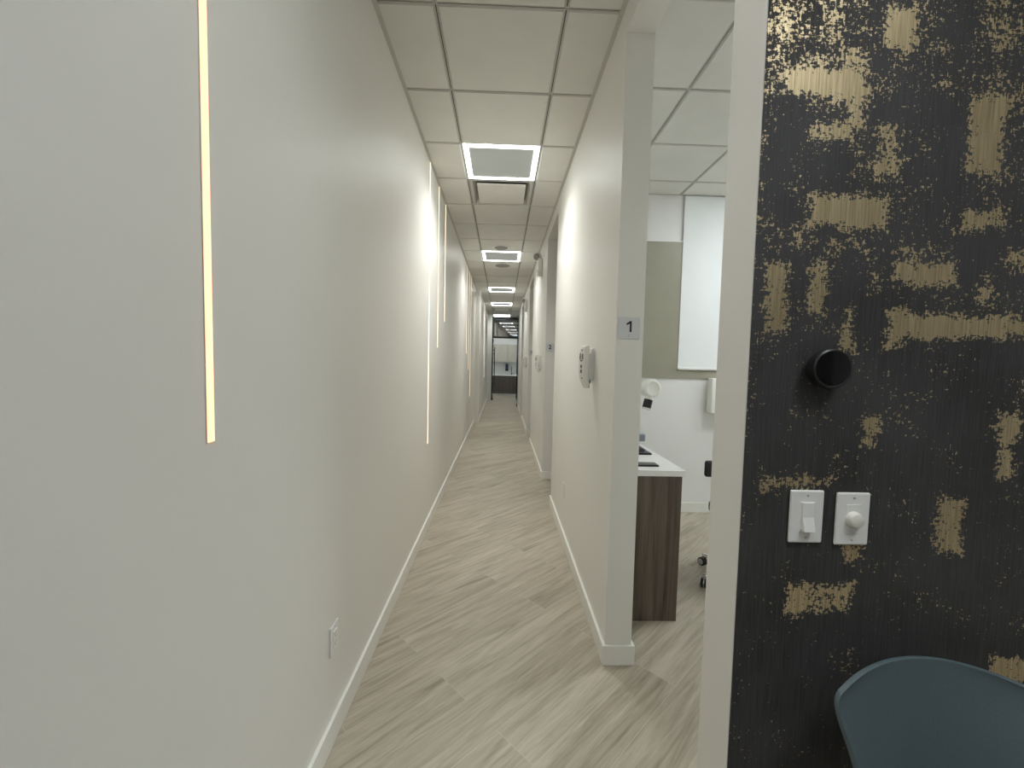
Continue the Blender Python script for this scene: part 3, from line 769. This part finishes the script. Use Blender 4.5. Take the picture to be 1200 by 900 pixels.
for a in angs:
    px, py = sx + 0.282 * math.cos(a), sy + 0.282 * math.sin(a)
    yaw = a * 1.7
    ax = Vector((math.cos(yaw), math.sin(yaw), 0))
    q = ax.to_track_quat('Z', 'Y').to_matrix().to_4x4()
    bm = bmesh.new()
    for s in (-0.020, 0.004):
        q2 = q.copy(); q2.translation = Vector((px, py, 0.030)) + ax * s
        lathe_bm(bm, [(0.024, 0), (0.030, 0.003), (0.030, 0.013), (0.024, 0.016)], q2, 22)
    wh = obj('caster', bm, 'rubber', t, True)
    bm = bmesh.new(); q2 = q.copy(); q2.translation = Vector((px, py, 0.030)) - ax * 0.023
    lathe_bm(bm, [(0.021, 0), (0.021, 0.045), (0.012, 0.046)], q2, 20)
    lathe_bm(bm, [(0.009, 0.02), (0.009, 0.050)], Matrix.Translation((px, py, 0.026)), 12)
    obj('caster_hub', bm, 'metal', wh, True)
bm = bmesh.new()
tube_bm(bm, [(sx, sy + 0.17, 0.50), (sx, sy + 0.27, 0.52), (sx, sy + 0.29, 0.62), (sx, sy + 0.28, 0.74)], 0.014, 10); obj('back_bar', bm, 'chrome', t, True)
bm = bmesh.new(); box_bm(bm, sx - 0.150, sx + 0.150, sy + 0.235, sy + 0.275, 0.665, 0.785, 0.018, 4); obj('backrest', bm, 'seatblk', t, True)

# ------------------------------------------------------------------ slate blue shell chair against the papered wall
def chair():
    cx = 0.900
    t = thing('shell_chair', (cx, 0.62, 0), 'slate blue plastic shell chair standing against the charcoal wallpaper', 'chair')
    # centre-line profile: y, z, half width, forward curl of the sides, side lift
    prof = [(0.822, 0.874, 0.196, 0.045, -0.034), (0.821, 0.862, 0.209, 0.046, -0.032), (0.819, 0.840, 0.2155, 0.048, -0.026), (0.815, 0.81, 0.214, 0.050, -0.018),
            (0.808, 0.76, 0.203, 0.055, -0.008), (0.800, 0.70, 0.190, 0.060, 0.0), (0.792, 0.63, 0.184, 0.068, 0.006), (0.780, 0.57, 0.190, 0.070, 0.014),
            (0.755, 0.510, 0.205, 0.060, 0.030), (0.715, 0.468, 0.220, 0.030, 0.050), (0.650, 0.448, 0.228, 0.0, 0.048), (0.560, 0.442, 0.230, 0.0, 0.040),
            (0.470, 0.450, 0.226, 0.0, 0.026), (0.410, 0.456, 0.214, 0.0, 0.010), (0.388, 0.450, 0.196, 0.0, 0.0)]
    bm = bmesh.new(); n = 24; rows = []
    for (y, z, hw, curl, lift) in prof:
        row = []
        for i in range(n + 1):
            s = -1 + 2 * i / n
            row.append(bm.verts.new((cx + hw * s, y - curl * s * s, z + lift * abs(s) ** 2.0)))
        rows.append(row)
    for a, b in zip(rows, rows[1:]):
        for i in range(n): bm.faces.new((a[i], a[i + 1], b[i + 1], b[i]))
    bmesh.ops.recalc_face_normals(bm, faces=bm.faces)
    sh = obj('seat_shell', bm, 'slate', t, True)
    for m_ in sh.data.polygons: m_.use_smooth = True
    md = sh.modifiers.new('sub', 'SUBSURF'); md.levels = 2; md.render_levels = 2
    md = sh.modifiers.new('thick', 'SOLIDIFY'); md.thickness = 0.009; md.offset = 0
    md = sh.modifiers.new('round', 'BEVEL'); md.width = 0.003; md.segments = 2; md.limit_method = 'ANGLE'
    bm = bmesh.new()
    box_bm(bm, cx - 0.15, cx + 0.15, 0.46, 0.50, 0.405, 0.435, 0.006); box_bm(bm, cx - 0.15, cx + 0.15, 0.66, 0.70, 0.405, 0.435, 0.006)
    box_bm(bm, cx - 0.02, cx + 0.02, 0.50, 0.66, 0.405, 0.430, 0.006)
    obj('seat_frame', bm, 'mblack', t)
    for s in (-1, 1):
        for y0, y1 in ((0.48, 0.405), (0.68, 0.775)):
            bm = bmesh.new(); tube_bm(bm, [(cx + s * 0.13, y0, 0.425), (cx + s * 0.215, y1, 0.0)], [0.017, 0.011], 14); obj('leg', bm, 'oak', t, True)
chair()

# ------------------------------------------------------------------ glazed partition at the corridor end
x0, x1 = -0.385, 0.600
HB = 2.36
t = tag(bpy.data.objects.new('window_2', None), 'black framed transom glazing above the opening at the corridor end', 'window'); C.objects.link(t); t['kind'] = 'structure'
bm = bmesh.new()
for r in ((x0, x0 + 0.045, 0, HC), (x1 - 0.045, x1, 0, HC), (x0 + 0.045, x1 - 0.045, HB - 0.035, HB + 0.035), (x0 + 0.045, x1 - 0.045, HC - 0.10, HC - 0.005)):
    box_bm(bm, r[0], r[1], YP - 0.03, YP + 0.03, r[2], r[3], 0.002)
o = obj('frame', bm, 'mblack', t); o['kind'] = 'structure'
bm = bmesh.new(); gm = Matrix.Translation(((x0 + x1) / 2, YP, (HB + HC - 0.07) / 2)) @ Matrix.Rotation(math.radians(-1.75), 4, 'Z') @ Matrix.Rotation(math.radians(0.65), 4, 'X')
tt = bmesh.new(); hw, hh = (x1 - x0) / 2 - 0.04, (HC - 0.10 - HB - 0.02) / 2; box_bm(tt, -hw, hw, -0.004, 0.004, -hh, hh); merge(bm, tt, gm)
o = obj('pane', bm, 'tglass', t); o['kind'] = 'structure'
# glass leaf swung inward along the left, with a long pull
t = tag(bpy.data.objects.new('door_1', None), 'glass door leaf standing open with a tall black pull bar at the corridor end', 'door'); C.objects.link(t); t['kind'] = 'structure'
lx = x0 + 0.020
bm = bmesh.new(); box_bm(bm, lx - 0.006, lx + 0.006, YP + 0.04, YP + 0.94, 0.02, HB - 0.05); o = obj('pane', bm, 'glass', t); o['kind'] = 'structure'
bm = bmesh.new()
for z0, z1 in ((0.01, 0.10), (HB - 0.13, HB - 0.04)): box_bm(bm, lx - 0.018, lx + 0.018, YP + 0.04, YP + 0.94, z0, z1, 0.003)
o = obj('rail', bm, 'mblack', t); o['kind'] = 'structure'
bm = bmesh.new()
px = lx + 0.085
tube_bm(bm, [(px, YP + 0.12, 0.50), (px, YP + 0.12, 1.99)], 0.017, 12)
for z in (0.62, 0.80, 1.74, 1.88): tube_bm(bm, [(lx, YP + 0.12, z), (px, YP + 0.12, z)], 0.012, 8)
o = obj('pull_handle', bm, 'mblack', t, True); o['kind'] = 'structure'
bm = bmesh.new(); box_bm(bm, x0 - 0.005, x0 + 0.07, YP - 0.09, YP - 0.032, 0.0, 0.075, 0.006); tag(obj('door_stop', bm, 'rubber', None), 'black stop on the floor at the foot of the left black post', 'door stop')
# glazed sidelight at the end of the right wall
t = tag(bpy.data.objects.new('window_3', None), 'grey glazed sidelight ending the right wall before the black frame', 'window'); C.objects.link(t); t['kind'] = 'structure'
bm = bmesh.new(); box_bm(bm, XR + 0.010, XR + 0.022, 13.46, 15.42, 0.03, HC - 0.04); o = obj('pane', bm, 'glass', t); o['kind'] = 'structure'
bm = bmesh.new()
box_bm(bm, XR, XR + 0.045, 13.42, 13.46, 0, HC); box_bm(bm, XR, XR + 0.045, 13.46, 15.42, HC - 0.04, HC); box_bm(bm, XR, XR + 0.045, 13.46, 15.42, 0, 0.05)
o = obj('frame', bm, 'metal', t); o['kind'] = 'structure'
bm = bmesh.new(); box_bm(bm, XR - 0.035, XR - 0.002, 13.24, 13.40, 0.0, 0.10, 0.008); tag(obj('door_stop', bm, 'rubber', None), 'black stop on the floor beside the right baseboard end', 'door stop')

# ------------------------------------------------------------------ end room: cabinets, counter, faucet, dispenser
yf = 17.36
for k in range(4):
    a = -0.95 + k * 0.60; b = a + 0.597
    pos = ('under the pull bar side', 'under the blue soap dispenser', 'under the black faucet', 'beside the end wall')[k]
    t = thing('base_cabinet', ((a + b) / 2, yf + 0.3, 0), 'dark wood base cabinet %s in the end room' % pos, 'cabinet', 'base cabinets of the end room')
    bm = bmesh.new(); box_bm(bm, a, b, yf + 0.02, 18.05, 0.10, 0.848); obj('body', bm, 'dwood', t)
    bm = bmesh.new(); box_bm(bm, a, b, yf + 0.05, yf + 0.07, 0.0, 0.10); obj('toe_kick', bm, 'trim', t)
    for u in range(2):
        c = a + u * 0.2985
        bm = bmesh.new(); box_bm(bm, c + 0.002, c + 0.2965, yf, yf + 0.019, 0.105, 0.845, 0.001); d = obj('door', bm, 'dwood', t)
bm = bmesh.new(); box_bm(bm, -0.97, 1.45, yf - 0.02, 18.05, 0.85, 0.89, 0.002)
tag(obj('countertop', bm, 'quartz', None), 'white countertop over the dark base cabinets of the end room', 'countertop')
for k in range(4):
    a = -0.95 + k * 0.60; b = a + 0.597
    pos = ('behind the pull bar', 'above the blue soap dispenser', 'above the black faucet', 'next to the end wall')[k]
    t = thing('wall_cabinet', ((a + b) / 2, 17.85, 1.43), 'pale wood upper cabinet %s in the end room' % pos, 'cabinet', 'upper cabinets of the end room')
    bm = bmesh.new(); box_bm(bm, a, b, 17.68, 18.05, 1.43, 2.18); obj('body', bm, 'ash', t)
    for u in range(2):
        c = a + u * 0.2985
        bm = bmesh.new(); box_bm(bm, c + 0.002, c + 0.2965, 17.66, 17.679, 1.43, 2.18, 0.001); obj('door', bm, 'ash', t)
t = thing('soap_dispenser', (0.225, 18.05, 1.06), 'blue and black soap dispenser on the wall above the white countertop', 'soap dispenser')
bm = bmesh.new(); box_bm(bm, 0.165, 0.285, 17.95, 18.05, 1.14, 1.35, 0.02, 3); obj('bottle', bm, 'blue', t, True)
bm = bmesh.new(); box_bm(bm, 0.155, 0.295, 17.93, 18.05, 1.04, 1.15, 0.03, 3); obj('pump', bm, 'mblack', t, True)
t = thing('faucet', (0.43, 17.85, 0.89), 'black gooseneck faucet on the white countertop of the end room', 'faucet')
bm = bmesh.new(); lathe_bm(bm, [(0.030, 0), (0.030, 0.03), (0.022, 0.05)], Matrix.Translation((0.43, 17.85, 0.89)), 20); obj('base', bm, 'mblack', t, True)
bm = bmesh.new()
pts = [(0.43, 17.85, 0.92), (0.43, 17.85, 1.15)] + [(0.43, 17.85 - 0.09 + 0.09 * math.cos(a), 1.15 + 0.09 * math.sin(a)) for a in [PI * k / 8 for k in range(1, 9)]] + [(0.43, 17.67, 1.08)]
tube_bm(bm, pts, 0.014, 12); obj('spout', bm, 'mblack', t, True)
bm = bmesh.new(); tube_bm(bm, [(0.43, 17.85, 0.94), (0.50, 17.85, 0.965), (0.55, 17.85, 0.955)], 0.009, 10); obj('lever', bm, 'mblack', t, True)

# ------------------------------------------------------------------ camera
f, pitch, yaw, roll = 480.8098, math.radians(-3.2177), math.radians(1.4791), math.radians(1.257)
cp, sp, cy, sy_, cr, sr = math.cos(pitch), math.sin(pitch), math.cos(yaw), math.sin(yaw), math.cos(roll), math.sin(roll)
F = Vector((sy_ * cp, cy * cp, sp)); R0 = Vector((cy, -sy_, 0)); U0 = R0.cross(F)
R = cr * R0 + sr * U0; U = -sr * R0 + cr * U0
cam = bpy.data.cameras.new('camera'); cam.sensor_width = 36.0; cam.lens = 36.0 * f / 1200.0; cam.clip_start = 0.02; cam.clip_end = 100
co = bpy.data.objects.new('camera', cam); C.objects.link(co)
co.matrix_world = Matrix(((R.x, U.x, -F.x, 0), (R.y, U.y, -F.y, 0), (R.z, U.z, -F.z, 1.48716), (0, 0, 0, 1)))
bpy.context.scene.camera = co

# ------------------------------------------------------------------ world and colour management
wd = bpy.data.worlds.new('world'); bpy.context.scene.world = wd; wd.use_nodes = True
wd.node_tree.nodes['Background'].inputs['Color'].default_value = (0.75, 0.8, 0.85, 1)
wd.node_tree.nodes['Background'].inputs['Strength'].default_value = 0.2
sc = bpy.context.scene
sc.view_settings.view_transform = 'Standard'
sc.view_settings.look = 'None'
sc.view_settings.exposure = 0.85
sc.view_settings.gamma = 1.0
sc.view_settings.use_curve_mapping = False
sc.cycles.use_denoising = True
sc.cycles.max_bounces = 12
sc.cycles.diffuse_bounces = 7
sc.cycles.glossy_bounces = 5
sc.cycles.transparent_max_bounces = 12
sc.cycles.sample_clamp_indirect = 4.0
